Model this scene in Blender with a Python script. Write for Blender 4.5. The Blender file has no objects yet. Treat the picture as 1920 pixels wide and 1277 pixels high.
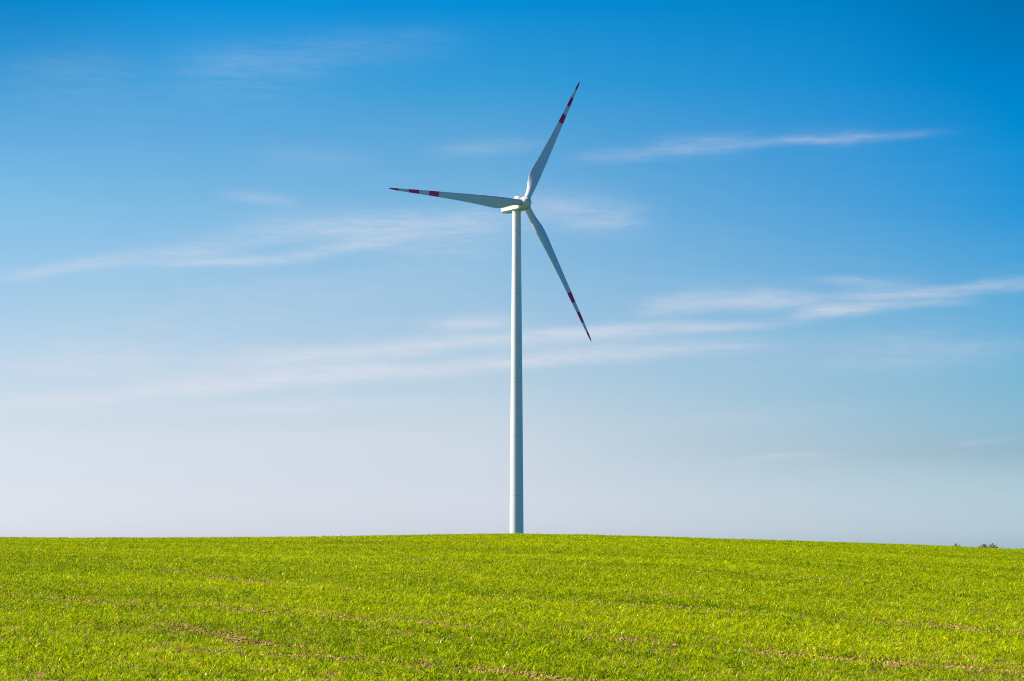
import bpy, bmesh, math, random
import numpy as np
from mathutils import Matrix, Vector

scene = bpy.context.scene
COL = scene.collection
R = math.radians
rng = np.random.default_rng(7)
random.seed(7)

# ------------------------------------------------------------------ camera
EYE = 3.0
cam_d = bpy.data.cameras.new("camera")
cam_d.lens = 85.0
cam_d.sensor_width = 36.0
cam_d.clip_start = 0.1
cam_d.clip_end = 40000.0
cam = bpy.data.objects.new("camera", cam_d)
COL.objects.link(cam)
cam.location = (0, 0, EYE)
cam.rotation_euler = (R(90) + math.atan((1032 - 638.5) / 4533.33), 0, 0)
scene.camera = cam

# ------------------------------------------------------------------ colour management
scene.view_settings.view_transform = 'Standard'
scene.view_settings.look = 'None'
scene.view_settings.gamma = 1.0
scene.cycles.filter_width = 1.1
scene.cycles.use_denoising = False     # the crop's fine grain must survive
scene.view_settings.exposure = 0.9

# ------------------------------------------------------------------ sun and sky
SUN_EL, SUN_AZ = 40.0, -82.0          # azimuth measured from +Y (view direction), negative = left
sun_d = bpy.data.lights.new("sun", 'SUN')
sun_d.energy = 4.8
sun_d.angle = R(0.53)
sun_d.color = (1.0, 0.93, 0.82)
sun = bpy.data.objects.new("sun", sun_d)
COL.objects.link(sun)
sv = Vector((math.sin(R(SUN_AZ)) * math.cos(R(SUN_EL)), math.cos(R(SUN_AZ)) * math.cos(R(SUN_EL)), math.sin(R(SUN_EL))))
sun.rotation_euler = sv.to_track_quat('Z', 'Y').to_euler()
sun.location = (-200, 50, 300)

world = bpy.data.worlds.new("World")
scene.world = world
world.use_nodes = True
nt = world.node_tree
bg = nt.nodes['Background']


def lk(t, a, b):
    t.links.new(a, b)


def mnode(t, op, a, b=None, c=None, clamp=False):
    n = t.nodes.new('ShaderNodeMath')
    n.operation = op
    n.use_clamp = clamp
    for i, v in enumerate((a, b, c)):
        if v is None:
            continue
        if isinstance(v, (int, float)):
            n.inputs[i].default_value = v
        else:
            t.links.new(v, n.inputs[i])
    return n.outputs[0]


def mixc(t, fac, a, b, blend='MIX'):
    n = t.nodes.new('ShaderNodeMix')
    n.data_type = 'RGBA'
    n.blend_type = blend
    for k, v in ((0, fac), (6, a), (7, b)):
        if isinstance(v, (int, float)):
            n.inputs[k].default_value = v
        elif isinstance(v, tuple):
            n.inputs[k].default_value = v if len(v) == 4 else v + (1,)
        else:
            t.links.new(v, n.inputs[k])
    return n.outputs[2]


sky = nt.nodes.new('ShaderNodeTexSky')
sky.sky_type = 'NISHITA'
sky.sun_disc = False
sky.sun_elevation = R(SUN_EL)
sky.sun_rotation = R(SUN_AZ)
sky.altitude = 100
sky.air_density = 1.0
sky.dust_density = 1.0
sky.ozone_density = 2.0

tc = nt.nodes.new('ShaderNodeTexCoord')
sx = nt.nodes.new('ShaderNodeSeparateXYZ')
lk(nt, tc.outputs['Generated'], sx.inputs[0])
el = mnode(nt, 'MULTIPLY', mnode(nt, 'ARCSINE', sx.outputs[2]), 180 / math.pi)
az = mnode(nt, 'MULTIPLY', mnode(nt, 'ARCTAN2', sx.outputs[0], sx.outputs[1]), 180 / math.pi)

# grading of the clear sky (relative to the Nishita radiance): stops by elevation in degrees, for the
# sunward (left) and the far (right) side of the sky
SKY_L = [(0.0, (1.80, 2.0, 2.9)), (0.397, (1.79, 2.00, 2.92)), (1.642, (1.47, 1.56, 2.18)), (2.865, (1.37, 1.385, 1.72)),
         (4.14, (1.184, 1.273, 1.525)), (5.616, (1.017, 1.208, 1.425)), (7.889, (0.711, 1.14, 1.371)), (9.756, (0.418, 1.009, 1.33)),
         (10.995, (0.159, 0.93, 1.33)), (12.843, (0.010, 0.82, 1.37)), (20, (0.02, 0.62, 1.35)), (40, (0.04, 0.55, 1.35))]
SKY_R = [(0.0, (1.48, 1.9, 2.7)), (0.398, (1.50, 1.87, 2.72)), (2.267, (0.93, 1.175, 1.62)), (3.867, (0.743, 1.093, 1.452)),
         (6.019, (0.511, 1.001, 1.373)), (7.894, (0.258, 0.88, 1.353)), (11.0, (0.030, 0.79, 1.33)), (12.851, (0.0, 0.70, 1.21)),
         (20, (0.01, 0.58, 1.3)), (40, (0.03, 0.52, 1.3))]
ELMAX, RSC = 45.0, 3.0
elf = mnode(nt, 'DIVIDE', el, ELMAX, clamp=True)


def ramp(t, stops, fac):
    n = t.nodes.new('ShaderNodeValToRGB')
    cr = n.color_ramp
    cr.interpolation = 'LINEAR'
    while len(cr.elements) < len(stops):
        cr.elements.new(0.5)
    for e, (p, c) in zip(cr.elements, stops):
        e.position = p
        e.color = tuple(c) + (1,)
    t.links.new(fac, n.inputs[0])
    return n.outputs[0]


rl = ramp(nt, [(e / ELMAX, tuple(v / RSC for v in c)) for e, c in SKY_L], elf)
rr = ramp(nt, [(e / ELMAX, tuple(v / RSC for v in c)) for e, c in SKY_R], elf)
mr = nt.nodes.new('ShaderNodeMapRange')
mr.interpolation_type = 'LINEAR'
lk(nt, az, mr.inputs[0])
mr.inputs[1].default_value = -0.6
mr.inputs[2].default_value = 12.5
mr.inputs[4].default_value = 1.45
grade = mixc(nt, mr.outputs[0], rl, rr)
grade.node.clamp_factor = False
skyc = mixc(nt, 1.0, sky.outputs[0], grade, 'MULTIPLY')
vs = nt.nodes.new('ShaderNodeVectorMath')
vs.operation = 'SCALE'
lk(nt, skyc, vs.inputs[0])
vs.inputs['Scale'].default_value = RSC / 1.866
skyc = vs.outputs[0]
# unseen sky to the right, tinted bluer to cool the turbine's shaded sides
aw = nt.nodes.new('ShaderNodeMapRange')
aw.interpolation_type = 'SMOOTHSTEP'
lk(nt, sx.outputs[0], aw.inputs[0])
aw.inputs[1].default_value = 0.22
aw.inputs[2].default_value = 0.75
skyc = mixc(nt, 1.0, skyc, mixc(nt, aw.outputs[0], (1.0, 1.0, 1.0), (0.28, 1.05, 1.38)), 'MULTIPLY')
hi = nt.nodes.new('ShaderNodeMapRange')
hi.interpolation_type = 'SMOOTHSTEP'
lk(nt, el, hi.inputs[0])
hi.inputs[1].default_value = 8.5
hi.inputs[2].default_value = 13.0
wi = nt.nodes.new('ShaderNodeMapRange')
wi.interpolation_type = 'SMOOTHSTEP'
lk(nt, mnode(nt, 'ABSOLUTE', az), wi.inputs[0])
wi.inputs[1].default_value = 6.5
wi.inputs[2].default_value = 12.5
deep = mnode(nt, 'MULTIPLY', mnode(nt, 'MULTIPLY', hi.outputs[0], wi.outputs[0]), 0.30)  # upper sky darkened to both sides, lens falloff put into its colour
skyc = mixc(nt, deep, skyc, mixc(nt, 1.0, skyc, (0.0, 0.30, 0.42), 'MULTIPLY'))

# cirrus: soft streaks at fixed places of the sky (azimuth / elevation in degrees): from, to, half width, density
BANDS = [(2.98,5.64,4.82,5.96,0.139,0.60),(4.69,5.96,7.70,5.81,0.114,0.80),(6.70,5.55,8.70,5.72,0.088,1.10),(8.45,5.73,10.80,5.77,0.063,0.75),(7.70,5.95,10.55,6.03,0.088,0.85),(10.19,6.03,12.87,6.25,0.101,0.60),(7.08,6.27,9.70,6.23,0.076,0.40),(3.68,5.99,6.83,6.01,0.177,0.30),(-12.94,3.28,-6.68,3.85,0.126,0.80),(-8.92,3.70,-3.29,4.18,0.152,0.90),(-4.55,4.11,0.51,4.45,0.114,0.95),(-0.76,4.42,5.56,4.79,0.114,0.70),(-8.92,4.07,-2.03,4.53,0.278,0.55),(-6.81,4.46,-2.03,4.86,0.126,0.60),(-3.29,4.74,0.63,5.09,0.101,0.85),(0.00,5.04,3.04,5.21,0.088,1.00),(2.54,5.21,6.20,5.39,0.088,1.00),(-1.97,5.29,0.13,5.43,0.114,0.75),(-0.38,4.75,3.67,4.93,0.228,0.35),(-12.47,4.09,-7.94,4.54,0.278,0.50),(-12.03,6.35,-9.08,6.75,0.101,0.55),(-9.58,6.77,-5.58,7.33,0.202,0.42),(-8.59,6.70,-4.82,6.84,0.076,0.50),(-5.58,6.88,-2.54,7.39,0.088,0.50),(-6.09,7.53,0.00,7.67,0.253,0.55),(-3.31,7.83,0.13,7.82,0.126,0.25),(0.00,8.12,3.18,7.90,0.278,0.42),(1.27,7.72,3.05,7.73,0.101,0.30),(-6.85,8.39,-5.09,8.19,0.101,0.28),(1.53,9.20,4.72,9.55,0.101,0.24),(3.45,9.53,5.86,9.61,0.139,0.30),(5.35,9.53,9.87,9.72,0.063,0.38),(6.62,9.65,8.63,9.72,0.126,0.15),(-7.89,11.26,-4.35,11.60,0.303,0.13),(-5.11,11.75,-1.28,11.98,0.253,0.10),(-12.11,10.99,-9.02,11.29,0.379,0.06),(-1.79,9.48,0.77,9.63,0.126,0.20),(-6.11,9.30,-3.32,9.22,0.177,0.10),(5.29,2.10,7.54,2.27,0.051,0.35),(-10.75,3.14,-2.02,3.49,0.101,0.50),(-8.28,2.45,-2.02,2.67,0.152,0.20),(10.25,2.40,11.72,2.58,0.038,0.20),(3.04,4.81,7.57,4.90,0.177,0.18),(7.57,4.71,12.12,4.65,0.278,0.22),(2.40,2.92,8.05,3.27,0.152,0.12),(-13.21,4.81,-3.30,5.56,0.506,0.12),(-13.16,2.23,-0.76,2.67,0.379,0.15),(-8.33,5.89,-0.76,6.46,0.303,0.12),(-12.83,10.41,-3.33,11.09,0.569,0.07),(4.30,4.30,12.24,4.64,0.278,0.15),(-3.30,6.95,0.00,7.09,0.253,0.15),]
cxy = nt.nodes.new('ShaderNodeCombineXYZ')
lk(nt, az, cxy.inputs[0])
lk(nt, el, cxy.inputs[1])


def noise(t, vec, scale, detail, rough, sclxy=(1, 1), rot=0.0, dist=0.0, seed=0.0):
    mp = t.nodes.new('ShaderNodeMapping')
    mp.inputs['Rotation'].default_value = (0, 0, rot)
    mp.inputs['Scale'].default_value = (sclxy[0], sclxy[1], 1)
    mp.inputs['Location'].default_value = (seed, seed * .7, seed * .3)
    t.links.new(vec, mp.inputs[0])
    n = t.nodes.new('ShaderNodeTexNoise')
    n.inputs['Scale'].default_value = scale
    n.inputs['Detail'].default_value = detail
    n.inputs['Roughness'].default_value = rough
    n.inputs['Distortion'].default_value = dist
    t.links.new(mp.outputs[0], n.inputs['Vector'])
    return n.outputs['Fac']


warp = noise(nt, cxy.outputs[0], 0.75, 5, 0.55, (0.55, 1.5), R(-5), 0.2, 3.0)
warp2 = noise(nt, cxy.outputs[0], 0.5, 2, 0.5, (1, 1), 0, 0, 11.0)
wel = mnode(nt, 'ADD', el, mnode(nt, 'ADD', mnode(nt, 'MULTIPLY', mnode(nt, 'SUBTRACT', warp, 0.5), 0.34),
                                   mnode(nt, 'MULTIPLY', mnode(nt, 'SUBTRACT', warp2, 0.5), 0.16)))
total = None
for (a0, e0, a1, e1, hw, st) in BANDS:
    th = math.atan2(e1 - e0, a1 - a0)
    L = math.hypot(e1 - e0, a1 - a0) / 2
    dx = mnode(nt, 'SUBTRACT', az, (a0 + a1) / 2)
    dy = mnode(nt, 'SUBTRACT', wel, (e0 + e1) / 2)
    ct, sn = math.cos(th), math.sin(th)
    t_ = mnode(nt, 'ADD', mnode(nt, 'MULTIPLY', dx, ct / L), mnode(nt, 'MULTIPLY', dy, sn / L))
    s_ = mnode(nt, 'ADD', mnode(nt, 'MULTIPLY', dx, -sn / (hw * 1.5)), mnode(nt, 'MULTIPLY', dy, ct / (hw * 1.5)))
    t2 = mnode(nt, 'MULTIPLY', t_, t_)
    q = mnode(nt, 'ADD', mnode(nt, 'MULTIPLY', t2, mnode(nt, 'ADD', mnode(nt, 'MULTIPLY', t2, 0.7), 0.5)), mnode(nt, 'MULTIPLY', s_, s_))
    g = mnode(nt, 'MULTIPLY', mnode(nt, 'EXPONENT', mnode(nt, 'MULTIPLY', q, -1.0)), st)
    total = g if total is None else mnode(nt, 'ADD', total, g)
streak = noise(nt, cxy.outputs[0], 1.5, 7, 0.62, (0.32, 3.2), R(-5.5), 0.35, 1.0)
fine = noise(nt, cxy.outputs[0], 5.0, 5, 0.6, (0.45, 2.2), R(-7), 0.5, 5.0)
fibre = noise(nt, cxy.outputs[0], 4.2, 9, 0.7, (0.16, 3.4), R(-6.5), 0.6, 8.0)
tex = mnode(nt, 'ADD', mnode(nt, 'MULTIPLY', streak, 0.45), mnode(nt, 'ADD', mnode(nt, 'MULTIPLY', fine, 0.30), mnode(nt, 'MULTIPLY', fibre, 0.25)))
smod = ramp(nt, [(0.30, (0.10, 0.10, 0.10)), (0.50, (0.72, 0.72, 0.72)), (0.68, (1.35, 1.35, 1.35))], tex)
veil = mnode(nt, 'MULTIPLY', mnode(nt, 'SUBTRACT', streak, 0.5, clamp=True), 0.16)
vlo = nt.nodes.new('ShaderNodeMapRange')
vlo.interpolation_type = 'SMOOTHSTEP'
lk(nt, el, vlo.inputs[0])
vlo.inputs[1].default_value = 10.5
vlo.inputs[2].default_value = 7.0
veil = mnode(nt, 'MULTIPLY', veil, vlo.outputs[0])
dens = mnode(nt, 'ADD', mnode(nt, 'MULTIPLY', total, smod), veil)
dens = mnode(nt, 'SUBTRACT', 1.0, mnode(nt, 'EXPONENT', mnode(nt, 'MULTIPLY', dens, -0.95)), clamp=True)
cloudc = mixc(nt, mnode(nt, 'MULTIPLY', mr.outputs[0], 0.8), (3.95, 4.05, 4.5), (3.35, 3.55, 4.15))
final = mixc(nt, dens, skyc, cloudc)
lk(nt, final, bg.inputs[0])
bg.inputs[1].default_value = 0.1

# ------------------------------------------------------------------ helpers


def tag(o, label=None, cat=None, group=None, kind=None):
    if label: o['label'] = label
    if cat: o['category'] = cat
    if group: o['group'] = group
    if kind: o['kind'] = kind
    return o


def mesh_obj(name, verts, faces, mats, parent=None, smooth=True, midx=None):
    me = bpy.data.meshes.new(name)
    me.from_pydata([tuple(v) for v in verts], [], faces)
    for m in (mats if isinstance(mats, (list, tuple)) else [mats]):
        me.materials.append(m)
    if midx is not None:
        me.polygons.foreach_set('material_index', midx)
    if smooth:
        me.polygons.foreach_set('use_smooth', [True] * len(me.polygons))
    me.update()
    bm = bmesh.new()
    bm.from_mesh(me)
    bmesh.ops.recalc_face_normals(bm, faces=bm.faces)
    bm.to_mesh(me)
    bm.free()
    o = bpy.data.objects.new(name, me)
    COL.objects.link(o)
    if parent:
        o.parent = parent
    return o


def sharp(o, deg=35):
    me = o.data
    bm = bmesh.new()
    bm.from_mesh(me)
    for e in bm.edges:
        if len(e.link_faces) == 2 and e.calc_face_angle(0) > R(deg):
            e.smooth = False
    bm.to_mesh(me)
    bm.free()
    return o


def rings(secs, close_start=True, close_end=True):
    """list of equally long vertex rings -> verts, faces"""
    n = len(secs[0])
    V = [p for s in secs for p in s]
    F = []
    for k in range(len(secs) - 1):
        for i in range(n):
            j = (i + 1) % n
            F.append((k * n + i, k * n + j, (k + 1) * n + j, (k + 1) * n + i))
    if close_start: F.append(tuple(range(n))[::-1])
    if close_end: F.append(tuple((len(secs) - 1) * n + i for i in range(n)))
    return V, F


def new_mat(name):
    m = bpy.data.materials.new(name)
    m.use_nodes = True
    t = m.node_tree
    return m, t, t.nodes['Principled BSDF']


def geo_pos(t):
    return t.nodes.new('ShaderNodeNewGeometry').outputs['Position']


def objc(t):
    return t.nodes.new('ShaderNodeTexCoord').outputs['Object']


# ------------------------------------------------------------------ materials
def paint(name, col, col2, rough=0.42, streak_z=True):
    m, t, b = new_mat(name)
    c = objc(t)
    n = noise(t, c, 0.6, 6, 0.6, (1.0, 1.0), 0, 0.2)
    mp = t.nodes.new('ShaderNodeMapping')
    mp.inputs['Scale'].default_value = (2.2, 2.2, 0.06)
    lk(t, c, mp.inputs[0])
    n2 = t.nodes.new('ShaderNodeTexNoise')
    n2.inputs['Scale'].default_value = 1.0
    n2.inputs['Detail'].default_value = 5
    lk(t, mp.outputs[0], n2.inputs['Vector'])
    f = mnode(t, 'MULTIPLY', mnode(t, 'ADD', mnode(t, 'MULTIPLY', n, 0.5), mnode(t, 'MULTIPLY', n2.outputs['Fac'], 0.5)), 1.0)
    rm = ramp(t, [(0.35, (0, 0, 0)), (0.68, (1, 1, 1))], f)
    lk(t, mixc(t, rm, col, col2), b.inputs['Base Color'])
    b.inputs['Roughness'].default_value = rough
    b.inputs['Specular IOR Level'].default_value = 0.35
    return m


M_WHITE = paint("white_paint", (0.77, 0.755, 0.725), (0.69, 0.675, 0.645))
M_NACELLE = paint("nacelle_gelcoat", (0.68, 0.675, 0.65), (0.63, 0.625, 0.60))
M_BLADE = paint("blade_gelcoat", (0.70, 0.705, 0.70), (0.62, 0.63, 0.63), 0.35)
M_RED = paint("red_band_paint", (0.93, 0.016, 0.11), (0.82, 0.014, 0.095), 0.4)
M_SEAM = paint("flange_joint_grey", (0.40, 0.41, 0.41), (0.34, 0.35, 0.35), 0.5)
M_JOINT = paint("tower_joint_paint", (0.62, 0.62, 0.61), (0.58, 0.58, 0.57), 0.5)
M_DARK = paint("dark_rubber", (0.05, 0.05, 0.052), (0.035, 0.035, 0.036), 0.6)
M_STEEL = paint("galvanised_steel", (0.32, 0.33, 0.34), (0.26, 0.27, 0.28), 0.45)
M_CONC = paint("foundation_concrete", (0.36, 0.35, 0.33), (0.28, 0.27, 0.25), 0.8)

# ------------------------------------------------------------------ terrain
HB = 0.0003
CREST = [(-0.277, 0.00537), (-0.2111, 0.00471), (-0.1781, 0.00438), (-0.1517, 0.00427), (-0.1231, 0.00449), (-0.0901, 0.00493), (-0.0572, 0.00552), (-0.0242, 0.0058), (0.0, 0.00591), (0.0308, 0.00559), (0.0638, 0.00493), (0.1187, 0.00318), (0.1736, 0.00109), (0.1956, 0.00022), (0.211, -0.00044), (0.2724, -0.00252)]
CU = np.array([c[0] for c in CREST])
CV = np.array([c[1] for c in CREST])
KH = 2 * math.sqrt(EYE * HB)
BASE_Z = -1.6


def sstep(a, b, x):
    t = np.clip((x - a) / (b - a), 0, 1)
    return t * t * (3 - 2 * t)


def ground_z(x, y):
    """gentle rise from the road to the crest of the field, then a long fall to the turbine and the plain"""
    x = np.asarray(x, float)
    y = np.asarray(y, float)
    u = x / np.maximum(y, 24.0)
    vc = np.interp(u, CU, CV)
    yy = np.maximum(y, 0.0)
    hill = yy * (vc + KH) - HB * yy * yy + np.minimum(y, 0) * 0.02
    hill = hill + 0.035 * np.sin(x * 0.31 + y * 0.23) * np.sin(y * 0.17 - x * 0.11)
    far = BASE_Z + sstep(1200, 5200, y) * 1.9 + 0.5 * np.sin(x * 0.004 + 1.0) * sstep(300, 900, y)
    w = sstep(150, 330, y)
    return hill * (1 - w) + far * w


ys = np.concatenate([np.arange(-60, 20, 4.0), np.arange(20, 140, 1.0), np.arange(140, 340, 6.0), np.geomspace(340, 9000, 46)])
xh = np.concatenate([np.arange(0, 36, 1.0), np.arange(36, 100, 5.0), np.geomspace(100, 7000, 34)])
xs = np.concatenate([-xh[:0:-1], xh])
GX, GY = np.meshgrid(xs, ys)
GZ = ground_z(GX, GY)
nx, ny = len(xs), len(ys)
gv = np.stack([GX, GY, GZ], -1).reshape(-1, 3)
gf = [(j * nx + i, j * nx + i + 1, (j + 1) * nx + i + 1, (j + 1) * nx + i) for j in range(ny - 1) for i in range(nx - 1)]

m, t, b = new_mat("field_soil")
pos = geo_pos(t)
sp = t.nodes.new('ShaderNodeSeparateXYZ')
lk(t, pos, sp.inputs[0])
n1 = noise(t, pos, 9.0, 8, 0.65)
n2 = noise(t, pos, 0.8, 4, 0.5)
soil = mixc(t, ramp(t, [(0.35, (0, 0, 0)), (0.7, (1, 1, 1))], n1), (0.23, 0.13, 0.030), (0.47, 0.30, 0.080))
soil = mixc(t, mnode(t, 'MULTIPLY', n2, 0.4), soil, (0.17, 0.09, 0.028))
crop = mixc(t, noise(t, pos, 0.35, 6, 0.6), (0.035, 0.085, 0.012), (0.06, 0.115, 0.015))
plain = mixc(t, noise(t, pos, 0.004, 4, 0.6), (0.018, 0.055, 0.03), (0.035, 0.08, 0.03))
fy = t.nodes.new('ShaderNodeMapRange')
lk(t, sp.outputs[1], fy.inputs[0])
fy.inputs[1].default_value = 112
fy.inputs[2].default_value = 124
ff = t.nodes.new('ShaderNodeMapRange')
lk(t, sp.outputs[1], ff.inputs[0])
ff.inputs[1].default_value = 900
ff.inputs[2].default_value = 1300
# outside the strip where the crop stands as single plants the field is sown just the same
side = mnode(t, 'SUBTRACT', mnode(t, 'ABSOLUTE', sp.outputs[0]), mnode(t, 'ADD', mnode(t, 'MULTIPLY', sp.outputs[1], 0.2118), 11.6))
sown = mnode(t, 'MAXIMUM', mnode(t, 'MULTIPLY', side, 2.0, clamp=True), mnode(t, 'SUBTRACT', 20.5, sp.outputs[1], clamp=True))
soil = mixc(t, sown, soil, mixc(t, noise(t, pos, 14.0, 8, 0.7), (0.05, 0.11, 0.002), (0.28, 0.33, 0.004)))
gc = mixc(t, fy.outputs[0], soil, crop)
gc = mixc(t, ff.outputs[0], gc, plain)
lk(t, gc, b.inputs['Base Color'])
b.inputs['Roughness'].default_value = 0.95
b.inputs['Specular IOR Level'].default_value = 0.1
bp = t.nodes.new('ShaderNodeBump')
bp.inputs['Strength'].default_value = 0.9
bp.inputs['Distance'].default_value = 0.05
lk(t, noise(t, pos, 16.0, 6, 0.6), bp.inputs['Height'])
lk(t, bp.outputs[0], b.inputs['Normal'])
ground = mesh_obj("field_ground", gv, gf, m)
tag(ground, "sandy soil of the gently rising field under the young crop", kind='structure')

# ------------------------------------------------------------------ wind turbine
HUB_REL = Vector((3.6906, 688.658, 99.4874))          # rotor centre relative to the eye
A = Vector((0.563102, -0.822305, 0.082035)).normalized()   # rotor axis, pointing upwind
S = Vector((0.825086, 0.565007, 0.0))                  # across the nacelle
U = Vector((-0.046350, 0.067686, 0.996629))            # "up" in the rotor plane
hub_w = HUB_REL + Vector((0, 0, EYE))
OVER = 4.2
tower_xy = (hub_w.x - A.x * OVER, hub_w.y - A.y * OVER)
tb_z = hub_w.z - 105.0
turb = bpy.data.objects.new("wind_turbine", None)
COL.objects.link(turb)
turb.empty_display_size = 5
turb.location = (tower_xy[0], tower_xy[1], tb_z)
tag(turb, "tall white three-bladed wind turbine with red-banded blade tips behind the field crest", "wind turbine")
hub = hub_w - Vector(turb.location)                    # rotor centre in turbine space
tower_top = (hub - A * OVER).z - 1.42

# tower: tapered steel tube in flanged sections
NS = 96


def circ(r, z, n=NS, cx=0.0, cy=0.0):
    return [(cx + r * math.cos(2 * math.pi * i / n), cy + r * math.sin(2 * math.pi * i / n), z) for i in range(n)]


def tower_r(z):
    f = z / tower_top
    return 2.05 - (2.05 - 1.20) * (0.80 * f + 0.20 * f * f)


secs, kinds = [], []
zcuts = [0.0] + [hub.z + tb_z - 0.0 - v for v in ()]
joints = [21.1, 38.1, 54.8, 78.9]
levels = [(0.0, 0, 0)]
for zj in joints:
    levels += [(zj - 0.09, 0, 1), (zj + 0.09, 0, 0)]
levels += [(tower_top - 0.6, 0, 0), (tower_top - 0.55, 0.06, 0), (tower_top, 0.06, 0)]
full = []
for (za, da, ka), (zb, db, kb) in zip(levels[:-1], levels[1:]):
    n = max(1, int((zb - za) / 3.0))
    for i in range(n):
        full.append((za + (zb - za) * i / n, da, ka))
full.append(levels[-1])
V, F = rings([circ(tower_r(z) + d, z) for z, d, k in full])
mi = []
for k in range(len(full) - 1):
    mi += [1 if full[k][2] == 1 else 0] * NS
mi += [0, 0]
tower = sharp(mesh_obj("tower", V, F, [M_WHITE, M_JOINT], turb, midx=mi), 30)
V, F = rings([circ(4.2, -1.0, 48), circ(4.2, 0.12, 48), circ(4.05, 0.25, 48)])
mesh_obj("foundation", V, F, M_CONC, turb, smooth=False)
# door with steps at the foot (out of the camera's sight behind the crest)
bmv = []


def box_bm(bm, c, sx_, sy_, sz_, rot=None):
    M = Matrix.Translation(c) @ (rot or Matrix.Identity(4)) @ Matrix.Diagonal((sx_, sy_, sz_, 1))
    bmesh.ops.create_cube(bm, size=1.0, matrix=M)


def bm_obj(name, bm, mat, parent, smooth=False, bevel=0.0):
    if bevel > 0:
        bmesh.ops.bevel(bm, geom=list(bm.edges), offset=bevel, segments=2, affect='EDGES', clamp_overlap=True)
    me = bpy.data.meshes.new(name)
    bm.to_mesh(me)
    bm.free()
    me.materials.append(mat)
    if smooth:
        me.polygons.foreach_set('use_smooth', [True] * len(me.polygons))
    o = bpy.data.objects.new(name, me)
    COL.objects.link(o)
    if parent: o.parent = parent
    return o


# nacelle: lofted box along the rotor axis with a keel that rises to the rear
def npt(f, s, u):
    return hub + A * f + S * s + U * u


def nsec(f, w, top, bot, ct, cb):
    """octagonal section: half width w, top and bottom heights, upper and lower chamfer"""
    pts = []
    poly = [(-w, bot + cb), (-w, top - ct), (-w + ct * .35, top - ct * .35), (-w + ct, top), (w - ct, top), (w - ct * .35, top - ct * .35), (w, top - ct), (w, bot + cb), (w - cb * .9, bot), (-w + cb * .9, bot)]
    return [npt(f, s, u) for s, u in poly]


secsN = [nsec(-10.30, 1.22, 1.55, -0.95, .45, .30), nsec(-10.12, 1.46, 1.85, -1.12, .5, .34), nsec(-9.2, 1.58, 2.05, -1.20, .5, .36),
         nsec(-6.5, 1.62, 2.15, -1.42, .5, .36), nsec(-3.2, 1.62, 2.15, -1.66, .5, .36), nsec(-1.55, 1.60, 2.10, -1.78, .5, .36),
         nsec(-1.15, 1.50, 1.95, -1.66, .5, .36), nsec(-1.02, 1.36, 1.75, -1.50, .5, .36)]
V, F = rings(secsN)
nac = sharp(mesh_obj("nacelle", V, F, M_NACELLE, turb), 22)
# yaw bearing skirt under the nacelle
zc = (hub - A * OVER)
V, F = rings([circ(1.34, tower_top - 0.02, 64), circ(1.34, tower_top + 0.45, 64)])
mesh_obj("yaw_bearing", V, F, M_DARK, turb)
# roof equipment: hatch, cooler housing, two wind vane masts
bm = bmesh.new()
rotN = Matrix((tuple(S) + (0,), tuple(A) + (0,), tuple(U) + (0,), (0, 0, 0, 1))).transposed()
box_bm(bm, npt(-3.1, -0.1, 2.33), 1.7, 1.5, 0.36, rotN)
bm_obj("roof_hatch", bm, M_NACELLE, nac, bevel=0.06)
bm = bmesh.new()
box_bm(bm, npt(-9.0, 0.0, 2.36), 2.2, 1.1, 0.72, rotN)
bm_obj("cooler_housing", bm, M_NACELLE, nac, bevel=0.06)
for sx_ in (-0.75, 0.75):
    bm = bmesh.new()
    box_bm(bm, npt(-1.95, sx_, 2.40), 0.09, 0.09, 0.62, rotN)
    box_bm(bm, npt(-1.95, sx_, 2.74), 0.46, 0.10, 0.10, rotN)
    bm_obj("sensor_mast", bm, M_STEEL, nac)
# panel joint lines along the side are shallow dark strips let into the shell
for sgn in (-1, 1):
    P = []
    for f in np.linspace(-9.0, -1.6, 12):
        w = np.interp(f, [-9.2, -6.5, -1.55], [1.58, 1.62, 1.60]) + 0.004
        P.append((f, w))
    V = []
    for f, w in P:
        V += [npt(f, sgn * w, 0.52), npt(f, sgn * w, 0.58)]
    F = [(2 * i, 2 * i + 1, 2 * i + 3, 2 * i + 2) for i in range(len(P) - 1)]
    mesh_obj("panel_joint", V, F, M_SEAM, nac)

# spinner: body of revolution about the rotor axis
def arev(prof, n=64):
    return [[hub + A * f + (S * math.cos(2 * math.pi * i / n) + U * math.sin(2 * math.pi * i / n)) * r for i in range(n)] for f, r in prof]


V, F = rings(arev([(-0.98, 1.20), (-0.98, 1.50), (-0.80, 1.66), (-0.3, 1.74), (0.35, 1.74), (0.85, 1.64), (1.25, 1.46), (1.6, 1.18), (1.85, 0.86), (2.0, 0.50), (2.07, 0.2), (2.08, 0.02)]))
spin = sharp(mesh_obj("spinner", V, F, M_NACELLE, turb), 50)
V, F = rings(arev([(-1.30, 1.12), (-0.96, 1.12)]))
mesh_obj("main_shaft_collar", V, F, M_DARK, turb)
# recessed joint between the spinner's nose cap and its drum
V, F = rings(arev([(0.80, 1.662), (0.86, 1.648)]), False, False)
mesh_obj("nose_joint", V, F, M_SEAM, spin)

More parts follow.
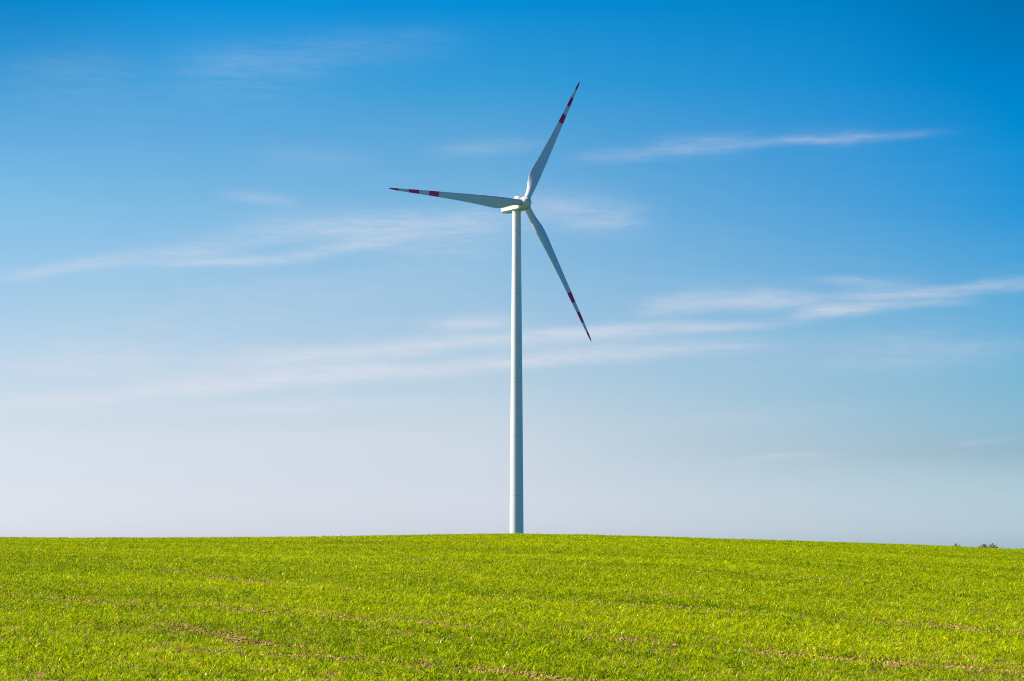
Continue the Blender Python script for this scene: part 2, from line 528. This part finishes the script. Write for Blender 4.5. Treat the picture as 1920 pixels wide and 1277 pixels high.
# blade: lofted from a round root to a thin airfoil; local Z radial, X towards the leading edge, Y downwind
RB = 45.0
BL = [  # r, chord, leading edge, relative thickness, twist
    (1.50, 1.86, 0.93, 1.0, 14), (2.6, 1.86, 0.93, 1.0, 14), (3.6, 1.95, 0.95, 0.92, 14), (5.0, 2.35, 0.99, 0.74, 14), (6.5, 2.95, 1.02, 0.56, 13.5), (8.0, 3.36, 1.03, 0.44, 12.5),
    (9.5, 3.48, 1.02, 0.37, 11.5), (11.5, 3.36, 0.98, 0.32, 10), (14, 3.05, 0.92, 0.285, 8.5), (17, 2.70, 0.85, 0.26, 6.8), (20, 2.40, 0.77, 0.24, 5.5), (24, 2.05, 0.68, 0.22, 4.0),
    (28, 1.72, 0.58, 0.20, 2.8), (32, 1.42, 0.49, 0.19, 1.6), (36, 1.14, 0.40, 0.18, 0.6), (40, 0.88, 0.31, 0.18, 0), (42.5, 0.68, 0.25, 0.18, -.5), (44, 0.48, 0.19, 0.18, -1), (44.7, 0.27, 0.13, 0.18, -1), (45.0, 0.06, 0.06, 0.2, -1)]
BL = np.array(BL)
BANDS_R = [29.05, 32.2, 35.4, 38.7, 41.95, 45.1]
rs = sorted(set([round(float(v), 3) for v in np.concatenate([np.linspace(1.5, 45, 80), np.array(BANDS_R[:-1]), np.array([44.3, 44.6, 44.8, 44.9])])]))
NB = 40


def smooth_interp(r, col):
    return float(np.interp(r, BL[:, 0], BL[:, col]))


# soften the piecewise-linear tables
fine_r = np.linspace(1.5, 45, 600)
tabs = []
for col in (1, 2, 3, 4):
    v = np.interp(fine_r, BL[:, 0], BL[:, col])
    k = np.hanning(41)
    k /= k.sum()
    vp = np.concatenate([np.full(20, v[0]), v, np.full(20, v[-1])])
    sm = np.convolve(vp, k, 'valid')
    wmix = sstep(43.2, 44.2, fine_r)
    tabs.append(sm * (1 - wmix) + v * wmix)
secsB = []
for r in rs:
    c, le, tc_, tw = [float(np.interp(r, fine_r, tb)) for tb in tabs]
    wa = float(sstep(2.6, 9.0, np.array(r)))
    th = R(tw)
    ring = []
    for i in range(NB):
        ph = 2 * math.pi * i / NB
        xc = (1 - math.cos(ph)) / 2
        sgn = 1 if math.sin(ph) >= 0 else -1
        circ_y = 0.5 * abs(math.sin(ph))
        naca = (0.2969 * math.sqrt(xc) - 0.126 * xc - 0.3516 * xc ** 2 + 0.2843 * xc ** 3 - 0.1036 * xc ** 4) / 0.2
        y = sgn * tc_ * ((1 - wa) * circ_y + wa * naca) * c
        y += wa * 0.035 * c * math.sin(math.pi * xc)           # camber towards the downwind side
        x = le - xc * c
        px = x * math.cos(th) - y * math.sin(th) * (-1)
        py = -x * math.sin(th) + y * math.cos(th)
        ring.append((px, py, r))
    secsB.append(ring)
bV, bF = rings(secsB)
bmi = []
for k in range(len(rs) - 1):
    rm_ = (rs[k] + rs[k + 1]) / 2
    red = (BANDS_R[0] < rm_ < BANDS_R[1]) or (BANDS_R[2] < rm_ < BANDS_R[3]) or rm_ > BANDS_R[4]
    bmi += [1 if red else 0] * NB
bmi += [0, 1]
DEF = [1.215, 1.26, 1.14]
PH = [270.672 + 0.167, 30.672 - 0.143, 150.672 - 0.024]
LBL = ["blade reaching out to the left, in front of the nacelle", "blade pointing up and to the right", "blade hanging down to the right of the tower"]
blade0 = collar0 = None
for k in range(3):
    tt = R(PH[k])
    rho = U * math.cos(tt) + S * math.sin(tt)
    X = rho.cross(A)
    Y = -A
    mtx = Matrix(((X.x, Y.x, rho.x, hub.x), (X.y, Y.y, rho.y, hub.y), (X.z, Y.z, rho.z, hub.z), (0, 0, 0, 1)))
    bv = [(x, y + DEF[k] * ((z - 1.5) / 43.5) ** 2 if z > 1.5 else y, z) for x, y, z in bV]
    bl = mesh_obj("blade", bv, bF, [M_BLADE, M_RED], turb, midx=bmi)
    bl.matrix_local = mtx
    bl['label'] = LBL[k]
    V, F = rings([circ(0.99, 1.50, 40), circ(1.02, 1.53, 40), circ(1.02, 1.84, 40), circ(0.99, 1.87, 40), circ(0.90, 1.88, 40)])
    co = sharp(mesh_obj("root_collar", V, F, M_SEAM, bl), 30)

# ------------------------------------------------------------------ young crop (grass)
TRACKS = [[(-7.66, 52.83), (-3.93, 44.72), (-2.28, 43.21), (0.0, 40.49), (1.23, 40.0), (2.91, 39.0), (4.45, 37.56), (7.47, 35.5)],
    [(-8.93, 42.38), (-8.0, 41.42), (-5.79, 39.44), (-4.49, 38.62), (-3.43, 37.22), (-2.39, 36.41), (-1.0, 35.15), (-0.45, 34.31), (0.45, 33.87), (1.98, 32.24), (3.37, 31.39), (4.06, 30.91), (5.85, 30.04), (6.46, 29.83)],
    [(-7.19, 33.47), (-6.8, 32.34), (-5.96, 32.02), (-4.83, 31.52), (-3.97, 30.76), (-2.37, 30.01), (0.24, 27.52), (0.82, 26.89)],
    [(-5.15, 35.63), (-4.7, 35.17), (-3.36, 31.92), (-2.32, 31.18)],
    [(-4.35, 61.9), (-0.7, 53.12), (2.73, 51.79), (5.96, 50.25), (9.92, 48.09)],
    [(4.18, 35.33), (6.01, 37.05), (7.58, 36.03)]]


def track_dist(px, py, tr):
    """distance to a polyline and distance along it"""
    best = np.full(px.shape, 1e9)
    for (x0, y0), (x1, y1) in zip(tr[:-1], tr[1:]):
        dx, dy = x1 - x0, y1 - y0
        l2 = dx * dx + dy * dy
        tt = np.clip(((px - x0) * dx + (py - y0) * dy) / l2, 0, 1)
        best = np.minimum(best, np.hypot(px - x0 - tt * dx, py - y0 - tt * dy))
    return best


def vnoise(x, y, seed):
    """smooth value noise on numpy arrays, 0..1"""
    g = np.random.default_rng(seed).random((256, 256))
    xi, yi = np.floor(x).astype(int), np.floor(y).astype(int)
    fx, fy_ = x - xi, y - yi
    fx = fx * fx * (3 - 2 * fx)
    fy_ = fy_ * fy_ * (3 - 2 * fy_)
    a = g[xi % 256, yi % 256]
    b_ = g[(xi + 1) % 256, yi % 256]
    c_ = g[xi % 256, (yi + 1) % 256]
    d_ = g[(xi + 1) % 256, (yi + 1) % 256]
    return (a * (1 - fx) + b_ * fx) * (1 - fy_) + (c_ * (1 - fx) + d_ * fx) * fy_


Y0, Y1 = 20.0, 122.0
pts = []
for ya, yb, dn in ((20, 40, 165), (40, 65, 140), (65, 122, 110)):
    xm = 0.2118 * yb + 12.5
    n = int((yb - ya) * 2 * xm * dn)
    px = rng.uniform(-xm, xm, n)
    py = rng.uniform(ya, yb, n)
    k = np.abs(px) < 0.2118 * py + 12.0
    pts.append(np.stack([px[k], py[k]], -1))
P = np.concatenate(pts)
px, py = P[:, 0], P[:, 1]
# coordinates along / across the drilling direction
ca, sa = math.cos(R(-38)), math.sin(R(-38))
al = px * ca + py * sa
ac = -px * sa + py * ca
keep = np.ones(len(px))
hs = np.ones(len(px))
for i, tr in enumerate(TRACKS):
    wd = 0.15 + 0.12 * vnoise(al * 0.8 + i * 17, ac * 0 + i * 3.1, 20 + i)
    d = track_dist(px, py, tr) + (vnoise(px * 4, py * 4, 40 + i) - 0.5) * 0.30
    gap = 1 - sstep(wd * 0.55, wd * 1.35, d)
    gap *= sstep(0.30, 0.62, vnoise(al * 1.1 + 50 * i, ac * 0.6, 60 + i) * 0.6 + vnoise(al * 3.3, ac * 2 + 9 * i, 80 + i) * 0.4) * (0.90 if i < 4 else 0.55)
    keep *= 1 - gap
    hs *= 1 - 0.45 * gap
# fainter drill marks between the wheel tracks
acl = ac + 0.22 * (vnoise(al * 0.25, ac * 0.1, 91) - 0.5)
dl = np.abs(np.mod(acl / 1.25, 1.0) - 0.5) * 1.25
keep *= 1 - 0.85 * (1 - sstep(0.05, 0.13, dl)) * sstep(0.50, 0.72, vnoise(al * 0.7, np.floor(acl / 1.25) * 7.3, 92) * 0.6 + vnoise(al * 3.0, ac * 3.0, 93) * 0.4)
patch = vnoise(al * 0.9, ac * 2.6, 5) * 0.6 + vnoise(al * 3.1, ac * 5.0, 6) * 0.4
keep *= 1 - 0.6 * sstep(0.76, 0.88, patch)
# seed rows: slightly thinner sowing between the drills, and small missing clumps
keep *= 0.86 + 0.14 * np.sin(ac * 2 * math.pi / 0.25)
keep *= 1 - 0.75 * sstep(0.80, 0.92, vnoise(px * 5.5, py * 5.5, 33))
k = rng.random(len(px)) < keep
px, py, al, ac, hs = px[k], py[k], al[k], ac[k], hs[k]
n = len(px)
pz = ground_z(px, py) - 0.004
tint = 0.25 * vnoise(al * 0.12, ac * 0.55, 9) + 0.17 * vnoise(al * 0.5, ac * 1.6, 10) + 0.58 * rng.random(n)
hvar = 0.8 + 0.28 * vnoise(px * 0.7, py * 0.7, 12) + 0.25 * vnoise(al * 0.25, ac * 1.1, 13)
scl = hvar * hs * rng.uniform(0.65, 1.3, n) * np.where(rng.random(n) < 0.03, 1.45, 1.0)
rot = np.stack([rng.normal(0, 0.07, n), rng.normal(0, 0.07, n), rng.uniform(0, 2 * math.pi, n)], -1)

# material of the leaves: thin, translucent, yellow-green with drier leaves among them
m, t, b = new_mat("crop_leaf")
at = t.nodes.new('ShaderNodeAttribute')
at.attribute_type = 'INSTANCER'
at.attribute_name = 'tint'
lv = t.nodes.new('ShaderNodeAttribute')
lv.attribute_type = 'GEOMETRY'
lv.attribute_name = 'leaf'
sl = t.nodes.new('ShaderNodeSeparateColor')
lk(t, lv.outputs['Color'], sl.inputs[0])
base = ramp(t, [(0.18, (0.030, 0.095, 0.0)), (0.5, (0.295, 0.415, 0.0)), (0.85, (0.72, 0.74, 0.0))],
            mnode(t, 'ADD', mnode(t, 'MULTIPLY', at.outputs['Fac'], 0.6), mnode(t, 'MULTIPLY', sl.outputs[0], 0.4)))
base = mixc(t, mnode(t, 'GREATER_THAN', sl.outputs[1], 0.955), base, (0.34, 0.24, 0.09))
# leaf bases are paler, tips slightly yellower
base = mixc(t, mnode(t, 'MULTIPLY', sl.outputs[2], 0.25), base, (0.20, 0.21, 0.004))
df = t.nodes.new('ShaderNodeBsdfDiffuse')
lk(t, base, df.inputs[0])
gl = t.nodes.new('ShaderNodeBsdfGlossy')
gl.inputs['Color'].default_value = (1.0, 0.97, 0.6, 1)
gl.inputs['Roughness'].default_value = 0.34
tr_ = t.nodes.new('ShaderNodeBsdfTranslucent')
tcol = mixc(t, 1.0, base, (1.4, 1.4, 0.4), 'MULTIPLY')
lk(t, tcol, tr_.inputs[0])
mx = t.nodes.new('ShaderNodeMixShader')
mx.inputs[0].default_value = 0.34
lk(t, df.outputs[0], mx.inputs[1])
lk(t, tr_.outputs[0], mx.inputs[2])
mg = t.nodes.new('ShaderNodeMixShader')
mg.inputs[0].default_value = 0.014
lk(t, mx.outputs[0], mg.inputs[1])
lk(t, gl.outputs[0], mg.inputs[2])
lk(t, mg.outputs[0], t.nodes['Material Output'].inputs[0])
t.nodes.remove(b)
M_LEAF = m


def make_tuft(seed, nb, rad, lmin, lmax, wmin, wmax):
    g = np.random.default_rng(seed)
    V, F, C = [], [], []
    for i in range(nb):
        a = g.uniform(0, 2 * math.pi)
        rr_ = rad * math.sqrt(g.random())
        x, y = rr_ * math.cos(a), rr_ * math.sin(a)
        L = g.uniform(lmin, lmax)
        w = g.uniform(wmin, wmax)
        d = g.uniform(0, 2 * math.pi)
        lean0 = g.uniform(0.1, 0.9)
        bend = g.uniform(0.5, 1.8)
        dirx, diry = math.cos(d), math.sin(d)
        sxx, syy = -diry, dirx
        tws = g.normal(0, 0.5)
        cx_, cy_, cz_ = x, y, 0.0
        segs = 4
        v0 = len(V)
        c0, c1 = g.random(), g.random()
        for s in range(segs + 1):
            f = s / segs
            ang = lean0 + bend * f * f
            if s:
                cx_ += L / segs * math.sin(ang) * dirx
                cy_ += L / segs * math.sin(ang) * diry
                cz_ += L / segs * math.cos(ang)
            ww = w * (0.65 + 0.7 * f - 1.25 * f * f) if f < 1 else 0.0004
            ct, st = math.cos(tws * f), math.sin(tws * f)
            ox, oy, oz = sxx * ct, syy * ct, st
            V.append((cx_ - ox * ww / 2, cy_ - oy * ww / 2, cz_ - oz * ww / 2))
            V.append((cx_ + ox * ww / 2, cy_ + oy * ww / 2, cz_ + oz * ww / 2))
            C += [(c0, c1, f, 1)] * 2
        for s in range(segs):
            q = v0 + 2 * s
            F.append((q, q + 1, q + 3, q + 2))
    me = bpy.data.meshes.new("crop_tuft")
    me.from_pydata(V, [], F)
    at_ = me.color_attributes.new('leaf', 'FLOAT_COLOR', 'POINT')
    at_.data.foreach_set('color', np.array(C, dtype=np.float32).ravel())
    me.materials.append(M_LEAF)
    me.polygons.foreach_set('use_smooth', [True] * len(me.polygons))
    me.update()
    return me


tuft_col = bpy.data.collections.new("crop_tufts")      # source shapes only, not linked to the scene
NV = 8
for i in range(NV):
    o = bpy.data.objects.new("crop_tuft", make_tuft(100 + i, 12, 0.055, 0.05, 0.10, 0.007, 0.0135))
    tuft_col.objects.link(o)

gm = bpy.data.meshes.new("grass")
gm.vertices.add(n)
gm.vertices.foreach_set('co', np.stack([px, py, pz], -1).astype(np.float32).ravel())
for nm, ty, arr in (('rot', 'FLOAT_VECTOR', rot), ('scl', 'FLOAT', scl), ('tint', 'FLOAT', tint), ('var', 'INT', rng.integers(0, NV, n))):
    a_ = gm.attributes.new(nm, ty, 'POINT')
    a_.data.foreach_set('vector' if ty == 'FLOAT_VECTOR' else 'value', np.asarray(arr, dtype=np.int32 if ty == 'INT' else np.float32).ravel())
gm.update()
grass = bpy.data.objects.new("grass", gm)
gm.materials.append(M_LEAF)
COL.objects.link(grass)
tag(grass, "bright yellow-green young crop covering the rising field", "grass", kind='stuff')
ng = bpy.data.node_groups.new("grass_scatter", 'GeometryNodeTree')
ng.interface.new_socket('Geometry', in_out='INPUT', socket_type='NodeSocketGeometry')
ng.interface.new_socket('Geometry', in_out='OUTPUT', socket_type='NodeSocketGeometry')
gi = ng.nodes.new('NodeGroupInput')
go = ng.nodes.new('NodeGroupOutput')
iop = ng.nodes.new('GeometryNodeInstanceOnPoints')
ci = ng.nodes.new('GeometryNodeCollectionInfo')
ci.inputs['Collection'].default_value = tuft_col
ci.inputs['Separate Children'].default_value = True
ci.inputs['Reset Children'].default_value = True


def named(nm, ty):
    n_ = ng.nodes.new('GeometryNodeInputNamedAttribute')
    n_.data_type = ty
    n_.inputs['Name'].default_value = nm
    return n_.outputs['Attribute']


ng.links.new(gi.outputs[0], iop.inputs['Points'])
ng.links.new(ci.outputs[0], iop.inputs['Instance'])
iop.inputs['Pick Instance'].default_value = True
ng.links.new(named('var', 'INT'), iop.inputs['Instance Index'])
ng.links.new(named('rot', 'FLOAT_VECTOR'), iop.inputs['Rotation'])
ng.links.new(named('scl', 'FLOAT'), iop.inputs['Scale'])
ng.links.new(iop.outputs[0], go.inputs[0])
md = grass.modifiers.new("scatter", 'NODES')
md.node_group = ng

# ------------------------------------------------------------------ clods of dry soil in the bare wheel tracks
cp = []
for i, tr in enumerate(TRACKS):
    for (x0, y0), (x1, y1) in zip(tr[:-1], tr[1:]):
        L = math.hypot(x1 - x0, y1 - y0)
        q = int(L * 130)
        f = rng.random(q)
        off = rng.normal(0, 0.14, q)
        nxp, nyp = -(y1 - y0) / L, (x1 - x0) / L
        cp.append(np.stack([x0 + f * (x1 - x0) + off * nxp, y0 + f * (y1 - y0) + off * nyp], -1))
cp = np.concatenate(cp)
cn = len(cp)
m, t, b = new_mat("dry_clod")
cat_ = t.nodes.new('ShaderNodeAttribute')
cat_.attribute_type = 'INSTANCER'
cat_.attribute_name = 'tint'
lk(t, mixc(t, cat_.outputs['Fac'], (0.25, 0.14, 0.034), (0.62, 0.42, 0.13)), b.inputs['Base Color'])
b.inputs['Roughness'].default_value = 0.95
b.inputs['Specular IOR Level'].default_value = 0.05
M_CLOD = m
clod_col = bpy.data.collections.new("clod_shapes")
for i in range(5):
    bm = bmesh.new()
    bmesh.ops.create_icosphere(bm, subdivisions=2, radius=1.0)
    g = np.random.default_rng(300 + i)
    for v in bm.verts:
        v.co *= 1 + 0.28 * g.normal()
        v.co.z *= 0.7
    me = bpy.data.meshes.new("soil_clod")
    bm.to_mesh(me)
    bm.free()
    me.materials.append(M_CLOD)
    clod_col.objects.link(bpy.data.objects.new("soil_clod", me))


def scatter(name, xy, z, attrs, coll, mat):
    gm_ = bpy.data.meshes.new(name)
    gm_.vertices.add(len(xy))
    gm_.vertices.foreach_set('co', np.column_stack([xy, z]).astype(np.float32).ravel())
    for nm, ty, arr in attrs:
        a_ = gm_.attributes.new(nm, ty, 'POINT')
        a_.data.foreach_set('vector' if ty == 'FLOAT_VECTOR' else 'value', np.asarray(arr, dtype=np.int32 if ty == 'INT' else np.float32).ravel())
    gm_.materials.append(mat)
    gm_.update()
    o = bpy.data.objects.new(name, gm_)
    COL.objects.link(o)
    g2 = ng.copy()
    for nd in g2.nodes:
        if nd.bl_idname == 'GeometryNodeCollectionInfo':
            nd.inputs['Collection'].default_value = coll
    o.modifiers.new("scatter", 'NODES').node_group = g2
    return o


clods = scatter("soil_clods", cp, ground_z(cp[:, 0], cp[:, 1]) + 0.004,
                (('rot', 'FLOAT_VECTOR', rng.uniform(0, 6.28, (cn, 3))), ('scl', 'FLOAT', np.clip(np.exp(rng.normal(math.log(0.014), 0.45, cn)), 0.005, 0.028)),
                 ('tint', 'FLOAT', rng.random(cn)), ('var', 'INT', rng.integers(0, 5, cn))), clod_col, M_CLOD)
tag(clods, "dry tan clods of soil lying in the bare wheel tracks", "soil", kind='stuff')

# ------------------------------------------------------------------ two bushes on the field's far edge
m, t, b = new_mat("bush_leaf")
lv = t.nodes.new('ShaderNodeAttribute')
lv.attribute_name = 'leaf'
sl = t.nodes.new('ShaderNodeSeparateColor')
lk(t, lv.outputs['Color'], sl.inputs[0])
bc = ramp(t, [(0.0, (0.05, 0.045, 0.024)), (0.4, (0.13, 0.105, 0.045)), (0.7, (0.25, 0.19, 0.08)), (1.0, (0.40, 0.30, 0.13))], sl.outputs[0])
lk(t, bc, b.inputs['Base Color'])
b.inputs['Roughness'].default_value = 0.7
M_BUSH = m
M_TWIG = paint("twig_bark", (0.09, 0.065, 0.045), (0.06, 0.045, 0.035), 0.8)


def make_bush(name, x, y, wid, top, nlobe, seed, label, group, lpt=26):
    g = np.random.default_rng(seed)
    root = bpy.data.objects.new(name, None)
    COL.objects.link(root)
    root.location = (x, y, float(ground_z(x, y)))
    tag(root, label, "bush", group)
    hei = top - float(ground_z(x, y))
    # stems
    SV, SF = [], []
    tips = []
    for i in range(nlobe):
        a = g.uniform(0, 2 * math.pi)
        rr_ = wid * 0.5 * math.sqrt(g.random())
        hx = hei * (1 - 0.16 * (rr_ / (wid * .5)) ** 2) * g.uniform(0.86, 1.0)
        p0 = np.array([0.12 * math.cos(a), 0.12 * math.sin(a), -0.08])
        p2 = np.array([rr_ * math.cos(a), rr_ * math.sin(a) * 0.8, hx])
        p1 = (p0 + p2) / 2 + np.array([0.15 * math.cos(a), 0.15 * math.sin(a), 0.1]) * wid * .3
        pr = None
        for s in range(7):
            f = s / 6
            c = (1 - f) ** 2 * p0 + 2 * f * (1 - f) * p1 + f * f * p2
            r_ = 0.028 * (1 - f) + 0.006
            ring = [len(SV) + q for q in range(5)]
            SV += [(c[0] + r_ * math.cos(2 * math.pi * q / 5), c[1] + r_ * math.sin(2 * math.pi * q / 5), c[2]) for q in range(5)]
            if pr:
                SF += [(pr[q], pr[(q + 1) % 5], ring[(q + 1) % 5], ring[q]) for q in range(5)]
            pr = ring
            if f > 0.35: tips.append(c)
    mesh_obj("stem", SV, SF, M_TWIG, root)
    LV, LF, LC = [], [], []
    for c in tips:
        tone = g.random()
        for q in range(lpt):
            p = c + g.normal(0, 1, 3) * np.array([0.13, 0.13, 0.11]) * (wid / 2.2) ** .5
            if p[2] < 0.02: continue
            s_ = g.uniform(0.02, 0.06)
            d1 = g.normal(0, 1, 3); d1 /= np.linalg.norm(d1)
            d2 = np.cross(d1, g.normal(0, 1, 3)); d2 /= np.linalg.norm(d2)
            k0 = len(LV)
            LV += [p - d1 * s_ * 1.4, p + d2 * s_ * .6, p + d1 * s_ * 1.4, p - d2 * s_ * .6]
            LF.append((k0, k0 + 1, k0 + 2, k0 + 3))
            LC += [(min(1, max(0, 0.65 * tone + 0.35 * g.random())), 0, 0, 1)] * 4
    o = mesh_obj("foliage", LV, LF, M_BUSH, root, smooth=False)
    ca_ = o.data.color_attributes.new('leaf', 'FLOAT_COLOR', 'POINT')
    ca_.data.foreach_set('color', np.array(LC, dtype=np.float32).ravel())
    return root


make_bush("bush", 170 * 0.1962, 170.0, 1.7, 3.33, 46, 3, "wider dark brown-green bush, right-hand of two peeking over the field edge at far right", "bushes on the field edge")
make_bush("bush", 172 * 0.1832, 172.0, 1.1, 3.39, 22, 5, "smaller bush with sparse twigs, left-hand of two peeking over the field edge at far right", "bushes on the field edge")

# ------------------------------------------------------------------ far woods on the plain
m, t, b = new_mat("far_woods_green")
lk(t, mixc(t, noise(t, geo_pos(t), 0.03, 4, 0.6), (0.018, 0.060, 0.045), (0.04, 0.085, 0.05)), b.inputs['Base Color'])
b.inputs['Roughness'].default_value = 0.9
bm = bmesh.new()
g = np.random.default_rng(77)
for i in range(700):
    yy = g.uniform(4300, 4700)
    xx = g.uniform(-300, 2600)
    hgt = g.uniform(5.8, 6.6)
    zz = float(ground_z(xx, yy))
    res = bmesh.ops.create_icosphere(bm, subdivisions=1, radius=1.0, matrix=Matrix.Translation((xx, yy, zz + hgt * .35)) @ Matrix.Diagonal((g.uniform(6, 14), g.uniform(6, 14), hgt * .65, 1)))
    for v in res['verts']:
        v.co += Vector(g.normal(0, 0.5, 3))
wd = bm_obj("far_woods", bm, m, None, smooth=True)
tag(wd, "thin dark green line of far woods on the horizon at the right", "woods", kind='stuff')
